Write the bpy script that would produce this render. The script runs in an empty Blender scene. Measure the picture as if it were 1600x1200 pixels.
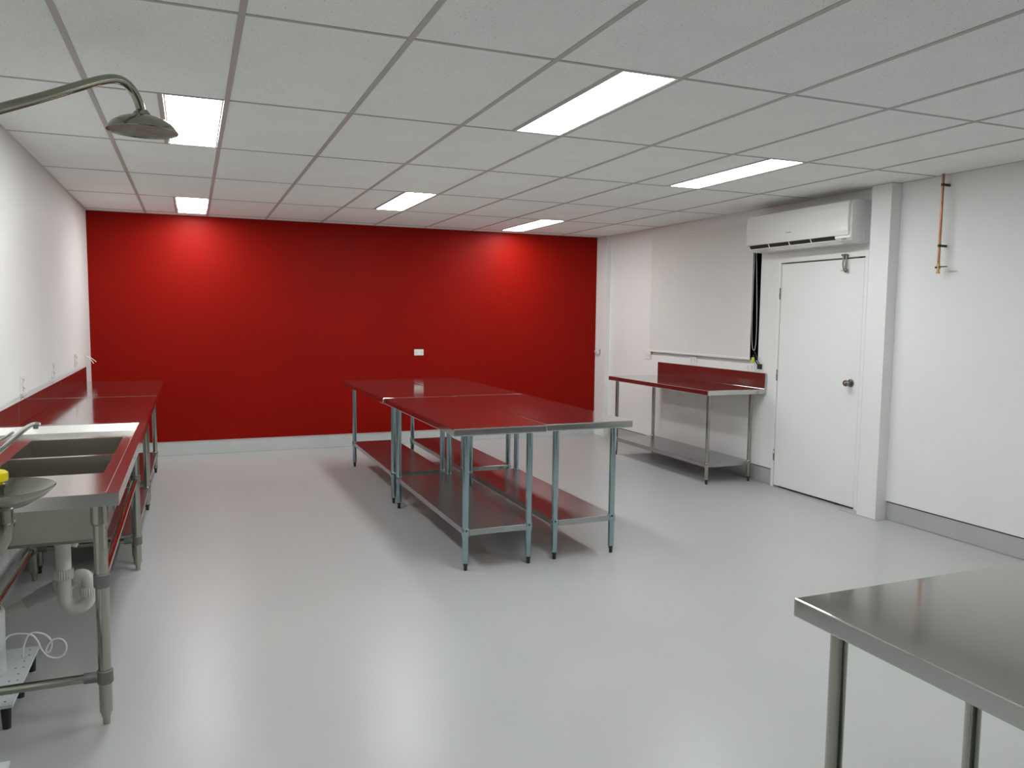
import bpy, bmesh, math, random
from mathutils import Vector, Matrix
random.seed(7)
S = bpy.context.scene
COL = S.collection
PI = math.pi

# ------------------------------------------------------------------ camera, world, exposure
H = 2.575            # ceiling height
W = 5.95             # right wall
YB = -11.2           # wall behind the camera
def setup():
    f, yaw, pitch, roll = 1226.2334, 0.38803, -0.08657, 0.010956
    C = Vector((0.9683, -9.1565, 1.5481))
    fw = Vector((math.sin(yaw)*math.cos(pitch), math.cos(yaw)*math.cos(pitch), math.sin(pitch)))
    r = Vector((math.cos(yaw), -math.sin(yaw), 0)); u = r.cross(fw)
    c, s = math.cos(roll), math.sin(roll)
    r2 = c*r + s*u; u2 = -s*r + c*u
    cam = bpy.data.cameras.new('camera'); cam.sensor_fit = 'HORIZONTAL'
    cam.sensor_width = 36; cam.lens = f*36/1600; cam.clip_start = .02; cam.clip_end = 60
    o = bpy.data.objects.new('camera', cam); COL.objects.link(o)
    M = Matrix((r2, u2, -fw)).transposed().to_4x4(); M.translation = C
    o.matrix_world = M; S.camera = o
    w = bpy.data.worlds.new('world'); S.world = w; w.use_nodes = True
    w.node_tree.nodes['Background'].inputs[0].default_value = (.02, .022, .03, 1)
    w.node_tree.nodes['Background'].inputs[1].default_value = .3
    vs = S.view_settings; vs.view_transform = 'Standard'; vs.look = 'None'
    vs.exposure = 0.0; vs.gamma = 1; vs.use_curve_mapping = False
setup()
LIGHT = 26.5

# ------------------------------------------------------------------ materials
MAT = {}
def mat(name, col, rough=.5, metal=0, spec=.5, emit=None, noise=None, bump=None, rnoise=None, coat=0, aniso=0, speck=None):
    m = bpy.data.materials.new(name); m.use_nodes = True
    nt = m.node_tree; b = nt.nodes['Principled BSDF']
    b.inputs['Base Color'].default_value = (*col, 1)
    b.inputs['Roughness'].default_value = rough; b.inputs['Metallic'].default_value = metal
    b.inputs['Specular IOR Level'].default_value = spec
    if coat: b.inputs['Coat Weight'].default_value = coat; b.inputs['Coat Roughness'].default_value = .08
    if aniso:
        b.inputs['Anisotropic'].default_value = aniso
        cx = nt.nodes.new('ShaderNodeCombineXYZ'); cx.inputs[0].default_value = 1   # brushed along Y: gloss drawn out across it
        nt.links.new(cx.outputs[0], b.inputs['Tangent'])
    if emit:
        b.inputs['Emission Color'].default_value = (*emit[0], 1); b.inputs['Emission Strength'].default_value = emit[1]
    tc = nt.nodes.new('ShaderNodeTexCoord')
    def nz(scale, detail=3, stretch=(1, 1, 1)):
        mp = nt.nodes.new('ShaderNodeMapping'); mp.inputs['Scale'].default_value = stretch
        nt.links.new(tc.outputs['Object'], mp.inputs[0])
        n = nt.nodes.new('ShaderNodeTexNoise'); n.inputs['Scale'].default_value = scale; n.inputs['Detail'].default_value = detail
        nt.links.new(mp.outputs[0], n.inputs['Vector']); return n
    def ramp(src, a, b_, c0, c1):
        r = nt.nodes.new('ShaderNodeMapRange'); r.inputs[1].default_value = a; r.inputs[2].default_value = b_
        r.inputs[3].default_value = c0; r.inputs[4].default_value = c1
        nt.links.new(src, r.inputs[0]); return r.outputs[0]
    if noise:      # (scale, amount, stretch)
        n = nz(noise[0], 4, noise[2] if len(noise) > 2 else (1, 1, 1))
        mx = nt.nodes.new('ShaderNodeMix'); mx.data_type = 'RGBA'
        mx.inputs[6].default_value = (*[c*(1-noise[1]) for c in col], 1)
        mx.inputs[7].default_value = (*[min(1, c*(1+noise[1])) for c in col], 1)
        nt.links.new(ramp(n.outputs[0], .3, .7, 0, 1), mx.inputs[0])
        out = mx.outputs[2]
        if speck:  # (scale, threshold, colour)
            v = nt.nodes.new('ShaderNodeTexNoise'); v.inputs['Scale'].default_value = speck[0]; v.inputs['Detail'].default_value = 1
            nt.links.new(tc.outputs['Object'], v.inputs['Vector'])
            m2 = nt.nodes.new('ShaderNodeMix'); m2.data_type = 'RGBA'
            nt.links.new(out, m2.inputs[6]); m2.inputs[7].default_value = (*speck[2], 1)
            nt.links.new(ramp(v.outputs[0], speck[1], speck[1]+.05, 0, 1), m2.inputs[0]); out = m2.outputs[2]
        nt.links.new(out, b.inputs['Base Color'])
    if rnoise:     # (scale, lo, hi, stretch)
        n = nz(rnoise[0], 4, rnoise[3] if len(rnoise) > 3 else (1, 1, 1))
        nt.links.new(ramp(n.outputs[0], .3, .7, rnoise[1], rnoise[2]), b.inputs['Roughness'])
    if bump:       # (scale, strength, distance, stretch)
        n = nz(bump[0], 3, bump[3] if len(bump) > 3 else (1, 1, 1))
        bp = nt.nodes.new('ShaderNodeBump'); bp.inputs['Strength'].default_value = bump[1]; bp.inputs['Distance'].default_value = bump[2]
        nt.links.new(n.outputs[0], bp.inputs['Height']); nt.links.new(bp.outputs[0], b.inputs['Normal'])
    MAT[name] = m; return m

mat('red_paint', (.262, .0045, .0012), .50, spec=.10, noise=(1.2, .04), bump=(260, .12, .002))
mat('white_paint', (.80, .80, .785), .55, spec=.3, noise=(1.5, .012), bump=(220, .12, .002))
mat('grey_wall', (.22, .22, .21), .6)
mat('door_paint', (.82, .825, .81), .38, spec=.4, noise=(2, .01))
mat('floor_vinyl', (.425, .435, .425), .32, spec=.5, noise=(.9, .03), bump=(150, .06, .001))
mat('tile', (.87, .875, .85), .9, spec=.1, noise=(3, .02), bump=(190, .45, .003), speck=(170, .69, (.42, .42, .40)))
mat('tee', (.46, .42, .41), .5, spec=.35)  # pinkish grey puts the red wall's bounce light into white metal
mat('angle_trim', (.62, .61, .59), .5)
mat('light_frame', (.8, .8, .8), .4)
mat('diffuser', (.9, .9, .9), .4, emit=((.965, 1, 1.0), LIGHT))
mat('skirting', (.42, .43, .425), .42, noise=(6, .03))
mat('skirting_lit', (.56, .58, .57), .38, noise=(6, .03))  # same skirting, made paler to paint in the stronger light at the back
mat('skirt_cap', (.62, .60, .58), .35, metal=.4)
mat('gap_shade', (.012, .012, .012), .8)  # near-black stand-in for shade inside narrow gaps
mat('steel_sheet', (.53, .53, .51), .09, metal=.972, rnoise=(7, .07, .12, (1, .25, 1)), bump=(2.5, .015, .003))
mat('steel_tube', (.40, .395, .35), .13, metal=1)
mat('edge_steel', (.66, .65, .62), .27, metal=1, aniso=.9)
mat('galv', (.35, .45, .48), .19, metal=1, noise=(8, .04))
mat('galv_shelf', (.41, .43, .43), .27, metal=.96, noise=(4, .03))
mat('sink_sheet', (.66, .65, .62), .16, metal=.985, bump=(4, .05, .004))
mat('bowl_steel', (.38, .37, .32), .28, metal=.96, bump=(3, .06, .004))
mat('sink_steel', (.36, .355, .31), .22, metal=1, bump=(3, .06, .004))
mat('shower_steel', (.30, .30, .245), .17, metal=1, noise=(14, .10))
mat('rose_steel', (.26, .26, .22), .5, metal=.8, noise=(20, .2))
mat('collar', (.17, .175, .165), .48, metal=.4)
mat('chrome', (.78, .80, .80), .06, metal=1)
mat('black_plastic', (.015, .015, .015), .45)
mat('foot_black', (.02, .02, .022), .5)
mat('white_plastic', (.80, .79, .76), .30, spec=.5)
mat('pvc', (.70, .70, .64), .28, spec=.5)
mat('pvc_grey', (.50, .51, .50), .4)
mat('ac_white', (.78, .78, .76), .16, spec=.5, coat=.4)
mat('ac_grey', (.30, .30, .30), .5)
mat('copper', (.44, .19, .11), .32, metal=1, noise=(35, .25))
mat('brass', (.60, .42, .18), .3, metal=1)
mat('yellow', (.85, .70, .01), .4)
mat('lime', (.45, .60, .03), .45)
mat('blind_fabric', (.73, .715, .69), .8, spec=.1, noise=(4, .012), bump=(500, .1, .001))
mat('glass_dark', (.008, .008, .01), .08, spec=.5)
mat('board_white', (.66, .69, .70), .35, noise=(8, .02))
mat('tank_white', (.55, .57, .58), .4, noise=(8, .02))
mat('nickel', (.32, .31, .29), .22, metal=1)
mat('slot_dark', (.10, .10, .10), .6)

# ------------------------------------------------------------------ mesh helpers
def add_box(bm, x0, x1, y0, y1, z0, z1, bev=0):
    vs = [bm.verts.new(p) for p in ((x0,y0,z0),(x1,y0,z0),(x1,y1,z0),(x0,y1,z0),(x0,y0,z1),(x1,y0,z1),(x1,y1,z1),(x0,y1,z1))]
    fs = [bm.faces.new([vs[i] for i in q]) for q in ((0,3,2,1),(4,5,6,7),(0,1,5,4),(1,2,6,5),(2,3,7,6),(3,0,4,7))]
    if bev:
        es = set(e for f in fs for e in f.edges)
        bmesh.ops.bevel(bm, geom=list(es), offset=bev, segments=2, affect='EDGES', profile=.5)
def bx(*a, bev=0):
    bm = bmesh.new(); add_box(bm, *a, bev=bev); return bm
def add_tube(bm, pts, r, n=16, cap=True):
    pts = [Vector(p) for p in pts]; rs = r if isinstance(r, (list, tuple)) else [r]*len(pts)
    rings = []; prev = None
    for i, p in enumerate(pts):
        if i == 0: d = pts[1]-p
        elif i == len(pts)-1: d = p-pts[i-1]
        else: d = (p-pts[i-1]).normalized()+(pts[i+1]-p).normalized()
        d.normalize()
        if prev is None:
            a = d.orthogonal().normalized()
        else:
            a = prev - d*prev.dot(d); a.normalize()
        prev = a; b = d.cross(a)
        rings.append([bm.verts.new(p+(a*math.cos(2*PI*k/n)+b*math.sin(2*PI*k/n))*rs[i]) for k in range(n)])
    for i in range(len(rings)-1):
        for k in range(n):
            f = bm.faces.new((rings[i][k], rings[i][(k+1) % n], rings[i+1][(k+1) % n], rings[i+1][k])); f.smooth = True
    if cap:
        bm.faces.new(rings[0][::-1]); bm.faces.new(rings[-1])
def tube(pts, r, n=16):
    bm = bmesh.new(); add_tube(bm, pts, r, n); return bm
def smooth_path(pts, it=2):
    pts = [Vector(p) for p in pts]
    for _ in range(it):
        q = [pts[0]]
        for a, b in zip(pts, pts[1:]): q += [a*.75+b*.25, a*.25+b*.75]
        q.append(pts[-1]); pts = q
    return pts
def add_lathe(bm, prof, c=(0,0,0), n=40, axis=None):
    """prof = [(r,z)...] spun round the vertical axis through c"""
    rings = []
    for r, z in prof:
        rings.append([bm.verts.new((c[0]+r*math.cos(2*PI*k/n), c[1]+r*math.sin(2*PI*k/n), c[2]+z)) for k in range(n)] if r > 1e-6 else [bm.verts.new((c[0], c[1], c[2]+z))])
    for A, B in zip(rings, rings[1:]):
        for k in range(n):
            a = [A[0]] if len(A) == 1 else [A[k], A[(k+1) % n]]
            b = [B[0]] if len(B) == 1 else [B[(k+1) % n], B[k]]
            if len(a)+len(b) > 2:
                f = bm.faces.new(a+b); f.smooth = True
def lathe(prof, c=(0,0,0), n=40):
    bm = bmesh.new(); add_lathe(bm, prof, c, n); return bm
def prism_y(prof, y0, y1, bev=0):
    """closed XZ outline extruded along Y"""
    bm = bmesh.new()
    A = [bm.verts.new((x, y0, z)) for x, z in prof]; B = [bm.verts.new((x, y1, z)) for x, z in prof]
    n = len(prof)
    for i in range(n): bm.faces.new((A[i], A[(i+1) % n], B[(i+1) % n], B[i]))
    fa = bm.faces.new(A[::-1]); fb = bm.faces.new(B)
    bmesh.ops.recalc_face_normals(bm, faces=bm.faces)
    return bm
def obj(name, bm, m, parent=None, smooth=False, recalc=True):
    me = bpy.data.meshes.new(name)
    if recalc: bmesh.ops.recalc_face_normals(bm, faces=bm.faces)
    bm.to_mesh(me); bm.free()
    me.materials.append(MAT[m])
    o = bpy.data.objects.new(name, me); COL.objects.link(o)
    if smooth:
        for p in me.polygons: p.use_smooth = True
    if parent is not None:
        o.parent = parent; o.matrix_parent_inverse = parent.matrix_world.inverted() if parent.type == 'EMPTY' and parent.matrix_world != Matrix() else Matrix()
    return o
def thing(name, label, cat, loc=(0,0,0), group=None):
    """Empty at the thing's base; parts are built in local coordinates"""
    o = bpy.data.objects.new(name, None); COL.objects.link(o); o.location = loc
    o.empty_display_size = .1
    o['label'] = label; o['category'] = cat
    if group: o['group'] = group
    return o
def crisp(bm):
    for e in bm.edges:
        if len(e.link_faces) == 2 and e.calc_face_angle(0) > .55: e.smooth = False
def part(name, bm, m, parent, label=None):
    """child mesh in the parent's local coordinates"""
    me = bpy.data.meshes.new(name); bmesh.ops.recalc_face_normals(bm, faces=bm.faces); crisp(bm); bm.to_mesh(me); bm.free()
    me.materials.append(MAT[m]); o = bpy.data.objects.new(name, me); COL.objects.link(o); o.parent = parent
    if label: o['label'] = label
    return o
def share(name, src, parent, loc, rotz=0, scale=None):
    o = bpy.data.objects.new(name, src.data); COL.objects.link(o); o.parent = parent; o.location = loc; o.rotation_euler = (0, 0, rotz)
    if scale: o.scale = scale
    return o
def struct(name, bm, m, parent=None):
    me = bpy.data.meshes.new(name); bmesh.ops.recalc_face_normals(bm, faces=bm.faces); bm.to_mesh(me); bm.free()
    me.materials.append(MAT[m]); o = bpy.data.objects.new(name, me); COL.objects.link(o)
    if parent: o.parent = parent
    else: o['kind'] = 'structure'
    return o

# ------------------------------------------------------------------ room shell
struct('floor', bx(-.12, W+.14, YB-.12, .12, -.06, 0), 'floor_vinyl')
struct('wall_back', bx(-.12, W+.14, 0, .12, 0, H+.15), 'red_paint')
struct('wall_left', bx(-.12, 0, YB-.12, 0, 0, H+.15), 'white_paint')
struct('wall_front', bx(-.12, W+.14, YB-.12, YB, 0, H+.15), 'grey_wall')
# right wall with the window and door openings; its lining overhangs the recessed skirting
WY0, WY1, WZ0, WZ1 = -3.14, -1.25, 1.115, 2.45
DY0, DY1, DZ = -4.40, -3.42, 2.06
bm = bmesh.new()
xo = W+.14
add_box(bm, W, xo, YB-.12, DY0, .145, H+.15)
add_box(bm, W, xo, DY0, DY1, DZ, H+.15)
add_box(bm, W, xo, DY1, WY0, .155, H+.15)
add_box(bm, W, xo, WY0, WY1, .155, WZ0)
add_box(bm, W, xo, WY0, WY1, WZ1, H+.15)
add_box(bm, W, xo, WY1, .12, .155, H+.15)
add_box(bm, W+.012, xo, YB-.12, DY0, 0, .145)
add_box(bm, W+.012, xo, DY1, .12, 0, .155)
struct('wall_right', bm, 'white_paint')
# columns
struct('trim_1', bx(5.85, W+.01, -4.69, -4.505, 0, H-.001, bev=.002), 'white_paint')
bm = bmesh.new(); add_box(bm, 5.888, W+.01, -.27, 0, 0, H-.001, bev=.002)
struct('trim_2', bm, 'white_paint')
# skirtings
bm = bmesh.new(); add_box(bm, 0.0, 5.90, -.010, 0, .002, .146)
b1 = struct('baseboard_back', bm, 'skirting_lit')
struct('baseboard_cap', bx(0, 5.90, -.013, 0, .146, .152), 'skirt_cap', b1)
b2 = struct('baseboard_left', bx(0, .010, -10.9, -.012, .002, .146), 'skirting')
struct('baseboard_cap', bx(0, .013, -10.9, -.013, .146, .152), 'skirt_cap', b2)
b3 = struct('baseboard_right', bx(W+.003, W+.012, -11.19, -4.70, .003, .137), 'skirting')
struct('baseboard_shadow_line', bx(W+.001, W+.0118, -11.19, -4.70, .137, .1448), 'gap_shade', b3)  # dark strip painting the shadow line under the lining
b4 = struct('baseboard_right_2', bx(W+.003, W+.012, -3.47, -.275, .003, .147), 'skirting')
struct('baseboard_shadow_line', bx(W+.001, W+.0118, -3.47, -.275, .147, .1548), 'gap_shade', b4)  # painted shadow line again, between door and corner
# thin vinyl patch round the foot of the column
struct('trim_3', bx(5.832, W, -4.72, -4.33, 0, .004), 'floor_vinyl')

# ceiling: plenum slab with every lay-in tile and tee a piece of its own
ceil = struct('ceiling', bx(-.12, W+.14, YB-.12, .12, H+.05, H+.15), 'tile')
X1 = .5549; Y5 = -.1975
xs = [0.0] + [X1+.6*k for k in range(9)] + [W]
ys = [0.0] + [Y5-1.2*k for k in range(10)]
ys = [y for y in ys if y > YB] + [YB]
lights = []   # (x0,x1,y0,y1)
for lx, kk in ((X1+.3, (0, 3, 6)), (X1+2.1, (1, 4)), (X1+3.9, (0, 3, 6))):
    for k in kk: lights.append((lx, lx+.3, Y5-1.2*(k+1), Y5-1.2*k))
tile_cache = {}
def tile(x0, x1, y0, y1):
    g = .004
    w, l = round(x1-x0-2*g, 4), round(y1-y0-2*g, 4)
    if w < .02 or l < .02: return
    key = (w, l)
    cx, cy = (x0+x1)/2, (y0+y1)/2
    if key not in tile_cache:
        bm = bmesh.new(); add_box(bm, -w/2, w/2, -l/2, l/2, .003, .018)
        o = part('ceiling_tile', bm, 'tile', ceil); o.location = (cx, cy, H); tile_cache[key] = o
    else:
        share('ceiling_tile', tile_cache[key], ceil, (cx, cy, H))
for i in range(len(xs)-1):
    for j in range(len(ys)-1):
        x0, x1, y1, y0 = xs[i], xs[i+1], ys[j], ys[j+1]
        L = [l for l in lights if x0-.01 < l[0] and l[1] < x1+.01 and abs(l[2]-y0) < .01]
        if L: tile(x0, L[0][0], y0, y1)
        else: tile(x0, x1, y0, y1)
tw = .012
for x in xs[1:-1]:
    part('ceiling_tee', bx(x-tw, x+tw, YB, 0, H, H+.0032), 'tee', ceil)
for y in ys[1:-1]:
    for i in range(len(xs)-1):
        a = xs[i]+(tw if i else 0); b = xs[i+1]-(tw if i < len(xs)-2 else 0)
        part('cross_tee', bx(a, b, y-tw*.72, y+tw*.72, H+.0004, H+.0034), 'tee', ceil)
for l in lights:
    part('cross_tee', bx(l[0]-tw, l[0]+tw, l[2]+tw*.72, l[3]-tw*.72, H, H+.0032), 'tee', ceil)
aw = .016
struct('trim_4', bx(0, aw, YB, 0, H-.001, H+.002), 'angle_trim')
struct('trim_5', bx(W-aw, W, YB, 0, H-.001, H+.002), 'angle_trim')
struct('trim_6', bx(aw, W-aw, -aw, 0, H-.001, H+.002), 'angle_trim')

# ------------------------------------------------------------------ ceiling light panels
LL = ['square-looking white light panel nearest the red wall, left of the room',
      'bright light panel behind the shower head, in the left row',
      'left row light panel above the camera, outside the picture',
      'slim light panel in the middle row, farther of its two in view',
      'largest bright light panel in the middle row, nearest the top of the picture',
      'small slim light panel near the red wall on the right',
      'long slim light panel in the right row, left of the air conditioner',
      'right row light panel above the near table, outside the picture']
for n, (x0, x1, y0, y1) in enumerate(lights):
    t = thing('ceiling_light', LL[n], 'ceiling light', ((x0+x1)/2, (y0+y1)/2, H), 'recessed light panels in the ceiling')
    w, l = (x1-x0)/2-.014, (y1-y0)/2-.012
    part('diffuser', bx(-w+.008, w-.008, -l+.008, l-.008, .003, .008), 'diffuser', t)
    bm = bmesh.new()
    add_box(bm, -w, -w+.008, -l, l, .0015, .014); add_box(bm, w-.008, w, -l, l, .0015, .014)
    add_box(bm, -w+.008, w-.008, -l, -l+.008, .0015, .014); add_box(bm, -w+.008, w-.008, l-.008, l, .0015, .014)
    part('frame', bm, 'light_frame', t)

# ------------------------------------------------------------------ door and window
door = struct('door_1', bx(5.936, 5.972, -4.385, -3.437, .018, 2.040, bev=.0015), 'door_paint')
bm = bmesh.new()
add_box(bm, 5.932, W+.1, -4.425, -4.391, 0, 2.085); add_box(bm, 5.932, W+.1, -3.431, -3.397, 0, 2.085)
add_box(bm, 5.932, W+.1, -4.391, -3.431, 2.052, 2.085)
part('door_frame', bm, 'door_paint', door)
part('head_gap_backing', bx(5.975, 5.985, -4.391, -3.431, 2.030, 2.052), 'gap_shade', door)  # dark backing that paints shade into the gap over the door
part('threshold', bx(5.965, 6.02, -4.391, -3.431, .0, .004), 'gap_shade', door)  # dark sheet painting the shade under the door
for z in (1.775, 1.035, .297):
    bm = tube([(5.928, -3.434, z-.05), (5.928, -3.434, z+.05)], .0065, 10)
    part('hinge', bm, 'nickel', door)
bm = bmesh.new()
def add_lathe_x(bm, prof, c, n=24):
    """prof (r, distance towards -X) spun round the X axis"""
    rings = []
    for r, d in prof:
        rings.append([bm.verts.new((c[0]-d, c[1]+r*math.cos(2*PI*k/n), c[2]+r*math.sin(2*PI*k/n))) for k in range(n)])
    for A, B in zip(rings, rings[1:]):
        for k in range(n):
            f = bm.faces.new((A[k], A[(k+1) % n], B[(k+1) % n], B[k])); f.smooth = True
    bm.faces.new(rings[0]); bm.faces.new(rings[-1][::-1])
add_lathe_x(bm, [(.034, 0), (.034, .004), (.030, .009), (.013, .012), (.012, .030), (.022, .038), (.027, .048), (.027, .058), (.022, .066), (.010, .068)], (5.936, -4.30, 1.032))
knob = part('door_knob', bm, 'nickel', door)
bm = bmesh.new(); add_lathe_x(bm, [(.008, 0), (.008, .003), (.006, .004)], (5.869, -4.30, 1.032), 16)
part('keyhole', bm, 'chrome', knob)
# strap latch hanging over the door head
bm = bmesh.new()
add_box(bm, 5.918, 5.934, -4.222, -4.168, 2.058, 2.066)
for y in (-4.215, -4.193, -4.172): add_tube(bm, [(5.93, y, 2.07), (5.905, y, 2.074)], .008, 10)
la = part('door_latch', bm, 'nickel', door)
bm = bmesh.new()
add_tube(bm, [(5.914, -4.212, 2.066), (5.912, -4.214, 2.0), (5.914, -4.208, 1.950)], .007, 8)
add_tube(bm, [(5.914, -4.186, 2.066), (5.910, -4.182, 2.0), (5.914, -4.190, 1.945)], .006, 8)
part('latch_arm', bm, 'nickel', la)
bm = bmesh.new(); bmesh.ops.create_uvsphere(bm, u_segments=16, v_segments=10, radius=.017, matrix=Matrix.Translation((5.913, -4.214, 1.945)))
for f in bm.faces: f.smooth = True
add_tube(bm, [(5.913, -4.20, 1.945), (5.913, -4.160, 1.947)], .003, 8)
part('latch_knob', bm, 'nickel', la)
part('head_gap_shade', bx(5.926, 5.936, -4.345, -3.437, 2.043, 2.051), 'slot_dark', door)  # dark strip laid along the head gap to paint its shade

win = struct('window_1', bx(6.045, 6.055, WY0, WY1, WZ0, WZ1), 'glass_dark')
bm = bmesh.new()
add_box(bm, 6.025, 6.06, WY0, WY0+.03, WZ0, WZ1); add_box(bm, 6.025, 6.06, WY1-.03, WY1, WZ0, WZ1)
add_box(bm, 6.025, 6.06, WY0+.03, WY1-.03, WZ0, WZ0+.03); add_box(bm, 6.025, 6.06, WY0+.03, WY1-.03, WZ1-.03, WZ1)
part('window_frame', bm, 'black_plastic', win)
part('window_sill', bx(5.985, 6.024, WY0+.012, WY1, WZ0, WZ0+.031), 'white_paint', win)
part('window_reveal', bx(5.955, 6.02, WY0, WY0+.004, WZ0, WZ1), 'black_plastic', win)

bl = thing('roller_blind', 'white roller blind pulled down over the dark window', 'blind', (5.95, -2.13, 1.15))
part('fabric', bx(-.012, -.010, -.905, .885, .02, 1.30), 'blind_fabric', bl)
part('bottom_rail', bx(-.018, -.004, -.905, .885, .0, .022, bev=.003), 'white_plastic', bl)
bm = tube([(.012, -.90, 1.272), (.012, .87, 1.272)], .024, 16)
part('roller', bm, 'white_plastic', bl)
pts = smooth_path([(-.014, -.925, 1.02), (-.016, -.922, .6), (-.016, -.925, .30), (-.016, -.938, .13), (-.016, -.965, .085), (-.016, -.988, .12), (-.016, -.996, .30), (-.016, -.982, .6), (-.014, -.950, 1.02)], 2)
part('pull_chain', tube(pts, .0032, 6), 'pvc_grey', bl, 'pale looped pull chain in front of the dark glass')
part('chain_tag', bx(-.036, -.022, -.995, -.955, -.022, .030, bev=.006), 'lime', bl, 'yellow-green chain tag')
bm = bmesh.new()
add_box(bm, -.030, -.002, -1.078, -1.035, -.078, -.030, bev=.004)
add_tube(bm, smooth_path([(-.018, -.965, .05), (-.022, -1.0, .0), (-.022, -1.03, -.03), (-.02, -1.05, -.05)], 2), .006, 8)
add_tube(bm, smooth_path([(-.018, -.975, .09), (-.022, -1.01, .045), (-.022, -1.035, .0), (-.02, -1.06, -.035)], 2), .004, 8)
part('chain_holder', bm, 'black_plastic', bl, 'black chain holder with a short cord')
part('cord', tube(smooth_path([(-.03, -.965, -.02), (-.034, -1.0, -.05), (-.034, -1.04, -.07)], 2), .002, 6), 'white_plastic', bl)

# ------------------------------------------------------------------ power points
def outlet(wall, c, w, h, label, group=None):
    t = thing('power_outlet', label, 'power outlet', c, group)
    R = {'back': 0, 'right': -PI/2, 'left': PI/2}[wall]
    t.rotation_euler = (0, 0, R)
    # local: X along the wall, -Y into the room
    part('face_plate', bx(-w/2, w/2, -.011, 0, -h/2, h/2, bev=.003), 'white_plastic', t)
    for s in (-1, 1):
        cx, cz = (s*w*.27, -.006) if w > h else (0, s*h*.22)
        bm = bmesh.new()
        for dx, dz in ((-.008, .006), (.008, .006), (0, -.010)):
            add_box(bm, cx+dx-.0014, cx+dx+.0014, -.0118, -.0105, cz+dz-.0045, cz+dz+.0045)
        part('socket', bm, 'slot_dark', t)
        part('switch', bx(cx-.005, cx+.005, -.0145, -.0105, (cz+.018 if w > h else cz-.006)-.004, (cz+.018 if w > h else cz-.006)+.004) if w > h else
             bx(cx+.018, cx+.028, -.0145, -.0105, cz-.004, cz+.004), 'pvc_grey', t)
outlet('back', (3.495, 0, 1.099), .115, .073, 'white double power outlet on the red wall')
outlet('right', (W, -1.21, 1.097), .115, .073, 'white outlet below the blind, left one of three', 'outlets under the window')
outlet('right', (W, -2.115, 1.093), .115, .073, 'white outlet below the blind, middle one of three', 'outlets under the window')
outlet('right', (W, -3.045, 1.078), .115, .073, 'white outlet below the blind corner beside the door, right one of three', 'outlets under the window')
outlet('left', (0, -3.612, 1.098), .073, .115, 'upright white outlet on left wall nearest the tap', 'outlets above the left bench')
outlet('left', (0, -2.459, 1.110), .073, .115, 'upright white outlet on left wall, middle one of three above the bench', 'outlets above the left bench')
outlet('left', (0, -1.203, 1.110), .073, .115, 'upright white outlet on left wall nearest the red wall', 'outlets above the left bench')
t = thing('angled_outlet', 'small white angled outlet box on the corner pillar beside the red wall', 'outlet', (5.90, -.10, 1.09))
bm = bmesh.new(); add_box(bm, -.012, 0, -.045, .045, -.035, .035, bev=.002); part('back_plate', bm, 'white_plastic', t)
bm = prism_y([(-.012, .032), (-.062, .018), (-.045, -.028), (-.012, -.028)], -.03, .03); part('housing', bm, 'white_plastic', t)
t = thing('loose_wires', 'two thin loose white wires poking out of the left wall by the red corner', 'wires', (0, -.44, 1.112))
for k, (a, b, c) in enumerate(((.045, .01, -.030), (.040, -.01, -.040))):
    part('wire', tube(smooth_path([(0, 0, 0), (a*.5, b*.5, -.010), (a, b, c*.6), (.092-.02*k, b*1.5, -.062-.014*k)], 2), .0035, 8), 'white_plastic', t)
part('grommet', bx(0, .004, -.012, .012, -.010, .012), 'pvc_grey', t)

# ------------------------------------------------------------------ air conditioner
ac = thing('air_conditioner', 'white wall-mounted split air conditioner above the white door', 'air conditioner', (5.95, -3.81, 2.15))
prof = [(0, .008), (-.05, .0), (-.13, .003), (-.19, .018), (-.215, .040), (-.215, .300), (-.20, .325), (-.17, .334), (0, .334)]
bm = prism_y(prof, -.615, .615)
bmesh.ops.bevel(bm, geom=[e for e in bm.edges if abs(e.verts[0].co.y-e.verts[1].co.y) < 1e-5], offset=.006, segments=2, affect='EDGES')
part('body', bm, 'ac_white', ac)
prof = [(-.214, .056), (-.228, .060), (-.232, .10), (-.234, .20), (-.230, .28), (-.222, .318), (-.206, .329), (-.20, .322), (-.214, .30)]
bm = prism_y(prof, -.600, .612); bmesh.ops.bevel(bm, geom=[e for e in bm.edges if abs(e.verts[0].co.y-e.verts[1].co.y) < 1e-5], offset=.004, segments=2, affect='EDGES')
fp = part('front_panel', bm, 'ac_white', ac)
bm = bmesh.new()
for k in range(7): add_box(bm, -.2352, -.2335, .030+.009*k, .036+.009*k, .132, .139)
part('name_mark', bm, 'ac_grey', fp, 'small grey name mark too fine to read')
part('spec_mark', bx(-.2335, -.2322, .55, .585, .060, .063), 'ac_grey', fp)
bm = prism_y([(-.185, .012), (-.2185, .033), (-.2325, .056), (-.19, .056)], -.45, .565); part('outlet_slot', bm, 'black_plastic', ac)
for y in (-.20, .055, .31): part('vane', prism_y([(-.19, .010), (-.222, .032), (-.2345, .056), (-.19, .056)], y-.005, y+.005), 'white_plastic', ac)
bm = prism_y([(-.150, .000), (-.212, .021), (-.215, .028), (-.150, .008)], -.47, .575); part('louvre', bm, 'ac_white', ac)
part('pipe_cover', bx(-.085, -.028, -.6175, -.614, .035, .085, bev=.002), 'ac_white', ac)
part('sensor', bx(-.218, -.205, -.56, -.52, .028, .036), 'ac_grey', ac)

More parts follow.
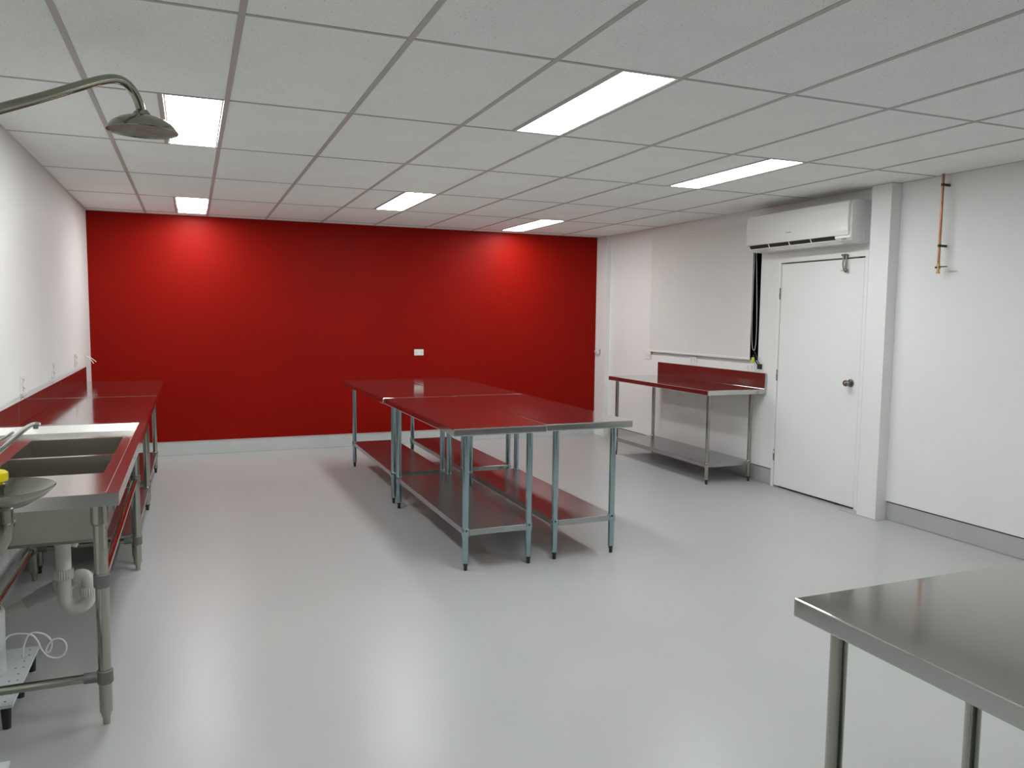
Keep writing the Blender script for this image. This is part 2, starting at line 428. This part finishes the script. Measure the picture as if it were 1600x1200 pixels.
# ------------------------------------------------------------------ copper pipe
cp = thing('copper_pipe', 'thin copper pipe with brass tap hanging from ceiling on the right wall', 'pipe', (5.885, -5.095, 1.88))
part('pipe', tube([(0, 0, .06), (0, 0, H-1.88)], .0085, 12), 'copper', cp)
for z in (.62, .195):
    bm = bmesh.new(); add_tube(bm, [(0, 0, z-.009), (0, 0, z+.009)], .0125, 12)
    add_box(bm, .008, .065, -.009, .009, z-.008, z+.008, bev=.002)
    part('pipe_clip', bm, 'black_plastic', cp)
bm = bmesh.new()
add_tube(bm, [(0, 0, 0), (0, 0, .010), (0, 0, .011), (0, 0, .030), (0, 0, .031), (0, 0, .055), (0, 0, .056), (0, 0, .072)], [.013, .013, .010, .010, .015, .015, .011, .011], 12)
v = part('brass_valve', bm, 'brass', cp)
bm = bmesh.new(); add_box(bm, -.010, .010, -.065, .012, .043, .050, bev=.002); add_tube(bm, [(-.012, 0, .045), (-.020, .012, .042)], .006, 8)
part('lever', bm, 'black_plastic', v)

# ------------------------------------------------------------------ benches
def leg_mesh(top, r, mat_, par, x, y, shelf=None, foot='foot_black', rail_z=None, sleeve=None):
    bm = bmesh.new()
    add_tube(bm, [(x, y, .046), (x, y, .052), (x, y, top)], [r*.88, r*.96, r], 20)
    lg = part('leg', bm, mat_, par)
    bm = bmesh.new(); add_tube(bm, [(x, y, 0), (x, y, .004), (x, y, .030), (x, y, .032), (x, y, .050)], [r*.50, r*.56, r*.56, r*.70, r*.74], 16)
    part('foot', bm, foot, lg)
    for z in ([shelf] if shelf else []) + (rail_z or []):
        bm = bmesh.new(); add_tube(bm, [(x, y, z-.026), (x, y, z-.022), (x, y, z+.022), (x, y, z+.026)], [r*1.08, r*1.20, r*1.20, r*1.08], 20)
        part('collar', bm, 'collar' if not shelf else mat_, lg)
    if sleeve:
        bm = bmesh.new(); add_tube(bm, [(x, y, sleeve), (x, y, sleeve+.006), (x, y, top)], [r*1.1, r*1.28, r*1.28], 20)
        part('socket_sleeve', bm, 'sink_steel', lg)
    return lg
def bench(name, label, cat, x0, x1, y0, y1, z, legs_x, legs_y, tube_mat, shelf_mat, splash=None, shelf_z=.235, group=None, ap=.045, r=.0205, bv=.006):
    """top x0..x1, y0..y1; legs_x, legs_y are the leg centre lines"""
    t = thing(name, label, cat, ((x0+x1)/2, (y0+y1)/2, 0), group)
    ox, oy = t.location.x, t.location.y
    a, b, c, d = x0-ox, x1-ox, y0-oy, y1-oy
    bm = bmesh.new(); add_box(bm, a, b, c, d, z-ap, z, bev=bv)
    part('top', bm, 'steel_sheet', t)
    lx = [v-ox for v in legs_x]; ly = [v-oy for v in legs_y]
    for X in lx:
        for Y in ly:
            leg_mesh(z-ap, r, tube_mat, t, X, Y, shelf=shelf_z)
    bm = bmesh.new(); add_box(bm, lx[0]-.012, lx[1]+.012, ly[0]-.012, ly[1]+.012, shelf_z-.018, shelf_z+.020, bev=.002)
    # the shelf is a folded tray: open underneath
    part('under_shelf', bm, shelf_mat, t)
    if splash:
        s0, s1, hgt = splash
        part('splashback', bx(s0-ox, s1-ox, c, d, z, z+hgt, bev=.003), 'steel_sheet', t)
    return t
G = 'four tables pushed together in the middle of the room'
AX, BX = (2.482, 2.898), (3.088, 3.500)
bench('prep_table', 'front left stainless table of the middle island, red wall mirrored in its top', 'table', 2.385, 2.988, -4.80, -2.990, .88, AX, (-4.735, -3.085), 'galv', 'galv_shelf', group=G)
bench('prep_table', 'front right stainless table of the middle island, pale end corner', 'table', 2.992, 3.612, -4.775, -2.965, .88, BX, (-4.715, -3.075), 'galv', 'galv_shelf', group=G)
bench('prep_table', 'back left stainless table of the middle island, nearest the red wall', 'table', 2.375, 2.980, -2.985, -1.165, .88, AX, (-2.905, -1.240), 'galv', 'galv_shelf', group=G)
bench('prep_table', 'back right stainless table of the middle island, behind the pale-cornered one', 'table', 2.984, 3.604, -2.960, -1.140, .88, BX, (-2.890, -1.230), 'galv', 'galv_shelf', group=G)
bench('wall_bench', 'stainless bench with tall splashback under the blind by the white door', 'bench', 5.285, 5.945, -3.28, -1.45, .89, (5.385, 5.865), (-3.165, -1.480), 'steel_tube', 'galv_shelf', splash=(5.925, 5.945, .15), shelf_z=.178, r=.019)
LG = 'stainless benches along the left wall'
bench('wall_bench', 'left wall stainless bench between the sink and the farthest bench', 'bench', .013, .707, -3.985, -2.405, .89, (.105, .620), (-3.905, -2.485), 'steel_tube', 'galv_shelf', splash=(.013, .050, .14), shelf_z=.165, group=LG)
bench('wall_bench', 'farthest left wall stainless bench, ending just before the red wall', 'bench', .013, .707, -2.400, -.850, .89, (.105, .620), (-2.33, -.925), 'steel_tube', 'galv_shelf', splash=(.013, .050, .14), shelf_z=.180, group=LG)
bench('prep_table', 'large plain stainless table close to the camera at bottom right', 'table', 2.306, 3.12, -9.53, -7.704, .875, (2.398, 2.880), (-9.43, -7.762), 'steel_tube', 'galv_shelf', bv=.0035)

# ------------------------------------------------------------------ double sink bench
sk = thing('sink_bench', 'stainless double-bowl sink bench on tubular legs along the left wall', 'sink', (.38, -5.01, 0))
ox, oy = .38, -5.01
gx = [.050, .167, .606, .650, .670, .712]
gy = [-6.030, -6.008, -5.990, -5.410, -4.950, -4.918, -4.350, -4.098, -4.060, -3.990]
ZR, ZD = .895, .856
def zz(i, j):
    if i >= 4 or j <= 1 or j >= 8: return ZR
    return ZD
bm = bmesh.new()
V = [[bm.verts.new((x-ox, y-oy, zz(i, j))) for j, y in enumerate(gy)] for i, x in enumerate(gx)]
for i in range(len(gx)-1):
    for j in range(len(gy)-1):
        if i == 1 and j in (3, 5): continue
        if i == 3 and 1 <= j <= 7 or j in (1, 7) and i < 3: continue
        bm.faces.new((V[i][j], V[i+1][j], V[i+1][j+1], V[i][j+1]))
bs = bmesh.new(); VS = {}
def vv(i, j):
    if (i, j) not in VS: VS[i, j] = bs.verts.new(V[i][j].co)
    return VS[i, j]
for i in range(4):
    for j in range(1, 8):
        if i == 3 or j in (1, 7): bs.faces.new((vv(i, j), vv(i+1, j), vv(i+1, j+1), vv(i, j+1)))
# apron folded down round the outside
out = [(gx[0], gy[0]), (gx[-1], gy[0]), (gx[-1], gy[-1]), (gx[0], gy[-1])]
for (xa, ya), (xb, yb) in ((out[0], out[1]), (out[1], out[2]), (out[2], out[3])):
    vs = [bm.verts.new(q) for q in ((xa-ox, ya-oy, ZR), (xb-ox, yb-oy, ZR), (xb-ox, yb-oy, .848), (xa-ox, ya-oy, .848))]
    bm.faces.new(vs)
deck = part('sink_top', bm, 'sink_sheet', sk)
part('raised_edge', bs, 'edge_steel', deck)
part('splashback', bx(.013-ox, .050-ox, gy[0]-oy, gy[-1]-oy, .848, 1.03, bev=.003), 'steel_sheet', sk)
def bowl(y0, y1):
    bm = bmesh.new(); x0, x1 = gx[1]-ox, gx[2]-ox; a, b = y0-oy, y1-oy
    T, B, i = ZD, .556, .012
    def ring(x0, x1, a, b, z): return [bm.verts.new(p) for p in ((x0, a, z), (x1, a, z), (x1, b, z), (x0, b, z))]
    r0 = ring(x0, x1, a, b, T); r1 = ring(x0+i, x1-i, a+i, b-i, B+.02); r2 = ring(x0+.035, x1-.035, a+.035, b-.035, B)
    o0 = ring(x0-.004, x1+.004, a-.004, b+.004, T-.006); o1 = ring(x0+i-.004, x1-i+.004, a+i-.004, b-i+.004, B+.012); o2 = ring(x0+.033, x1-.033, a+.033, b-.033, B-.008)
    for A, C in ((r0, r1), (r1, r2), (o0, o1), (o1, o2), (r0, o0)):
        for k in range(4): bm.faces.new((A[k], A[(k+1) % 4], C[(k+1) % 4], C[k]))
    bm.faces.new(r2); bm.faces.new(o2)
    return bm
for a, b in ((-5.410, -4.950), (-4.918, -4.350)):
    bo = part('bowl', bowl(a, b), 'bowl_steel', sk)
    part('drain', lathe([(0, .003), (.018, .003), (.034, .0015), (.040, .004), (.045, .0005), (.045, -.02)], (.409-ox, (a+b)/2-oy, .556), 24), 'nickel', bo)
for X in (.100, .640):
    for Y in (-5.956, -4.050):
        leg_mesh(.850, .0235, 'steel_tube', sk, X-ox, Y-oy, foot='steel_tube', rail_z=[.186, .555] if X > .3 else [.186], sleeve=.765)
def rail(a, b, r=.0165):
    a = Vector(a)-Vector((ox, oy, 0)); b = Vector(b)-Vector((ox, oy, 0)); d = (b-a).normalized()
    rl = part('rail', tube([a+d*.02, b-d*.02], r, 16), 'steel_tube', sk)
    for e, s in ((a, 1), (b, -1)): part('rail_socket', tube([e+d*s*.024, e+d*s*.070], r*1.22, 16), 'collar', rl)
rail((.640, -5.956, .555), (.640, -4.050, .555)); rail((.640, -5.956, .186), (.100, -5.956, .186))
rail((.640, -4.050, .186), (.100, -4.050, .186)); rail((.100, -5.956, .186), (.100, -4.050, .186))
# plastic waste trap under the near bowl
tp = thing('waste_trap', 'white plastic waste trap hanging below the near sink bowl', 'waste pipe', (.409, -5.18, .165))
tp.scale = (1.055, 1.055, 1.055)
def ribbed(c, r, h, n=24, ax='z'):
    bm = bmesh.new()
    for k in range(n):
        a = 2*PI*k/n
    rings = []
    for z in (-h/2, h/2):
        rings.append([bm.verts.new((c[0]+(r if k % 2 else r*.93)*math.cos(PI*k/n), c[1]+(r if k % 2 else r*.93)*math.sin(PI*k/n), c[2]+z)) for k in range(2*n)])
    for k in range(2*n): bm.faces.new((rings[0][k], rings[0][(k+1) % (2*n)], rings[1][(k+1) % (2*n)], rings[1][k]))
    bm.faces.new(rings[0][::-1]); bm.faces.new(rings[1]); return bm
part('tailpiece', tube([(0, 0, .17), (0, 0, .30), (0, 0, .325), (0, 0, .345), (0, 0, .381)], [.029, .030, .034, .042, .044], 24), 'pvc', tp)
R = .046; u = [(0, 0, .19), (0, 0, .10)]
for k in range(0, 13): u.append((R-R*math.cos(PI*k/12), 0, .078-R*math.sin(PI*k/12)))
u += [(2*R, 0, .090), (2*R, 0, .112)]
part('u_bend', tube(u, .0285, 24), 'pvc', tp)
part('lock_nut', ribbed((0, 0, .185), .037, .040), 'pvc', tp)
part('lock_nut', ribbed((2*R, 0, .102), .037, .034), 'pvc', tp)
e = [(2*R, 0, .11)] + [(2*R-.030+.030*math.cos(PI*k/12*.92), .016*math.sin(PI/2*k/12)*1.2, .138+.030*math.sin(PI*k/12*.92)) for k in range(0, 10)]
e += [(.035, .07, .135), (-.02, .09, .112)]
part('outlet_bend', tube(smooth_path(e, 1), .0275, 20), 'pvc', tp)
p0, p1, p2, p3, p4 = Vector((.02, .08, .135)), Vector((-.035, .09, .105)), Vector((-.115, .10, .066)), Vector((-.165, .10, .042)), Vector((-.215, .10, .018))
part('union_nut', tube([p0+Vector((-.012, 0, -.006)), p1], [.037, .040], 14), 'pvc', tp)
part('coupling', tube([p1, p2], .032, 20), 'pvc_grey', tp, 'grey coupling')
part('coupling', tube([p2, p3], .026, 20), 'pvc_grey', tp, 'grey coupling')
part('waste_pipe', tube([p3, p4, Vector((-.42, .10, -.07))], .0225, 20), 'pvc', tp)
bm = bmesh.new(); add_tube(bm, [(.035, .01, .30), (.052, .03, .345), (.055, .035, .385)], [.018, .022, .026], 14)
part('side_arm', bm, 'pvc', tp)

# tap
tap = thing('mixer_tap', 'chrome swivel mixer tap at the back of the sink', 'tap', (.105, -5.10, ZD))
part('body', lathe([(0, 0), (.027, 0), (.027, .012), (.021, .016), (.021, .062), (.018, .075), (0, .078)], (0, 0, 0), 24), 'chrome', tap)
z0 = -ZD
sp = smooth_path([(.012, 0, .030), (.063, 0, .923+z0), (.114, 0, .975+z0), (.152, 0, 1.011+z0), (.183, 0, 1.033+z0), (.204, 0, 1.040+z0), (.222, 0, 1.036+z0)], 2)
s = part('spout', tube(sp, [.013-.004*k/(len(sp)-1) for k in range(len(sp))], 16), 'chrome', tap)
part('aerator', tube([(.206, 0, 1.037+z0), (.204, 0, 1.018+z0)], .0105, 16), 'nickel', s)
part('lever', tube(smooth_path([(0, .01, .072), (.02, .10, .085), (.05, .17, .105), (.078, .21, .122)], 2), .0055, 10), 'chrome', tap)

# ------------------------------------------------------------------ emergency shower and eye wash
sh = thing('emergency_shower', 'emergency shower of dull steel pipe with a domed head, above the sink', 'shower', (.15, -6.40, 0))
def L(p): return (p[0]-.15, p[1]+6.40, p[2])
arm = [(.15, -6.40, 1.10), (.15, -6.40, 1.93), (.152, -6.398, 1.985), (.19, -6.36, 2.022), (.417, -6.146, 2.191), (.512, -6.055, 2.256), (.616, -5.956, 2.331), (.662, -5.912, 2.364), (.698, -5.877, 2.388), (.730, -5.848, 2.402), (.757, -5.822, 2.402), (.780, -5.801, 2.386), (.797, -5.786, 2.358), (.808, -5.775, 2.325), (.812, -5.771, 2.29)]
arm = arm[:4] + smooth_path(arm[4:], 2)
part('shower_pipe', tube([L(p) for p in arm], .0168, 20), 'shower_steel', sh)
hc = L((.814, -5.775, 2.236))
hd = part('shower_head', lathe([(.016, .073), (.030, .068), (.034, .057), (.060, .052), (.086, .042), (.108, .027), (.122, .010), (.1275, .0), (.1265, -.003), (.123, -.002), (.120, .006), (0, .030)], hc, 48), 'shower_steel', sh)
part('spray_face', lathe([(.1205, .0015), (.118, .003), (.05, .006), (0, .006)], hc, 48), 'rose_steel', hd)
bm = bmesh.new(); add_tube(bm, [(hc[0], hc[1], hc[2]+.052), (hc[0], hc[1], hc[2]+.061), (hc[0], hc[1], hc[2]+.071), (hc[0], hc[1], hc[2]+.080)], [.038, .035, .028, .018], 24)
part('head_nut', bm, 'shower_steel', sh)
for z in (1.25, 1.85):
    bm = bmesh.new(); add_tube(bm, [(0, 0, z-.012), (0, 0, z+.012)], .022, 16); add_box(bm, -.149, -.015, -.012, .012, z-.010, z+.010)
    part('wall_bracket', bm, 'shower_steel', sh)
ew = thing('eye_wash', 'steel eye wash bowl with yellow dust cap in front of the sink', 'eye wash', (.462, -6.66, 1.06))
bo = part('bowl', lathe([(.0, -.052), (.030, -.052), (.075, -.040), (.115, -.018), (.138, .0), (.142, .003), (.144, .001), (.142, -.003), (.119, -.024), (.078, -.047), (.032, -.060), (0, -.060)], (0, 0, 0), 48), 'shower_steel', ew)
part('waste_pipe', tube([(-.002, 0, -.055), (-.002, 0, -.095), (-.002, 0, -.096), (-.002, 0, -.106), (-.002, 0, -.107), (-.002, 0, -.135), (-.012, 0, -.16), (-.04, .012, -.185), (-.12, .05, -.20), (-.30, .20, -.20), (-.455, .24, -.20)], [.041, .041, .046, .046, .037, .036, .034, .032, .026, .021, .021], 24), 'shower_steel', ew)
part('supply_pipe', tube([(-.005, .0, .0), (-.005, 0, -.03), (-.06, .04, -.045), (-.16, .13, -.045), (-.308, .252, -.045)], .011, 12), 'shower_steel', ew)
nz = part('nozzle', tube([(.004, 0, -.02), (.004, 0, .002), (.004, 0, .003), (.004, 0, .012)], [.015, .015, .019, .019], 16), 'shower_steel', ew)
bm = bmesh.new(); add_tube(bm, [(.004, 0, .012), (.004, 0, .020), (.004, 0, .022), (.004, 0, .044), (.004, 0, .050)], [.014, .016, .026, .027, .020], 10)
add_box(bm, -.010, .012, -.006, .006, .048, .066, bev=.004)
part('dust_cap', bm, 'yellow', nz, 'yellow dust cap')

# ------------------------------------------------------------------ platforms, tank and cable on the floor under the sink
def platform(label, x0, x1, y0, y1, legs):
    t = thing('floor_stand', label, 'stand', ((x0+x1)/2, (y0+y1)/2, 0))
    cx, cy = (x0+x1)/2, (y0+y1)/2
    b = part('board', bx(x0-cx, x1-cx, y0-cy, y1-cy, .088, .100, bev=.001), 'board_white', t)
    bm = bmesh.new()
    for k in range(9):
        y = y0+.035+(y1-y0-.07)*k/8
        for dx in ((.022, .05) if k % 2 else (.030,)):
            add_tube(bm, [(x1-dx-cx, y-cy, .0995), (x1-dx-cx, y-cy, .1006)], .004, 8)
    part('holes', bm, 'slot_dark', b)
    for x, y in legs:
        part('leg', tube([(x-cx, y-cy, 0), (x-cx, y-cy, .088)], [.014, .018], 14), 'foot_black', t)
    return t
platform('white perforated stand on black legs under the sink, the tank on it', .012, .327, -5.893, -5.335, [(.300, -5.862), (.300, -5.606), (.300, -5.357), (.05, -5.862), (.05, -5.357)])
platform('white board whose corner pokes in at the bottom left edge', .06, .395, -6.85, -6.310, [(.36, -6.345), (.36, -6.8), (.09, -6.345), (.09, -6.8)])
tk = thing('white_tank', 'round white tank on the perforated stand at the left edge', 'tank', (.142, -5.585, .100))
part('shell', lathe([(0, 0), (.100, 0), (.108, .006), (.110, .15), (.112, .245), (.108, .258), (.100, .262), (.096, .256), (.092, .250), (0, .250)], (0, 0, 0), 48), 'tank_white', tk)
part('lid', lathe([(0, .250), (.088, .250), (.086, .258), (.03, .262), (0, .262)], (0, 0, 0), 40), 'pvc_grey', tk)
wp = [(0.232, -5.52, 0.205), (0.244, -5.45, 0.21), (0.317, -5.45, 0.2), (0.339, -5.45, 0.171), (0.356, -5.45, 0.116), (0.383, -5.45, 0.084), (0.423, -5.45, 0.077), (0.445, -5.45, 0.102), (0.446, -5.447, 0.138), (0.426, -5.444, 0.161), (0.395, -5.44, 0.16), (0.375, -5.44, 0.135), (0.365, -5.44, 0.109), (0.379, -5.435, 0.101), (0.391, -5.433, 0.127), (0.386, -5.432, 0.162), (0.358, -5.435, 0.191), (0.31, -5.44, 0.203), (.288, -5.45, .150), (.285, -5.45, .102)]
wo = obj('power_cable', tube(smooth_path(wp, 2), .0038, 8), 'white_plastic')
wo['label'] = 'thin white cable looping in the air beside the tank'; wo['category'] = 'cable'
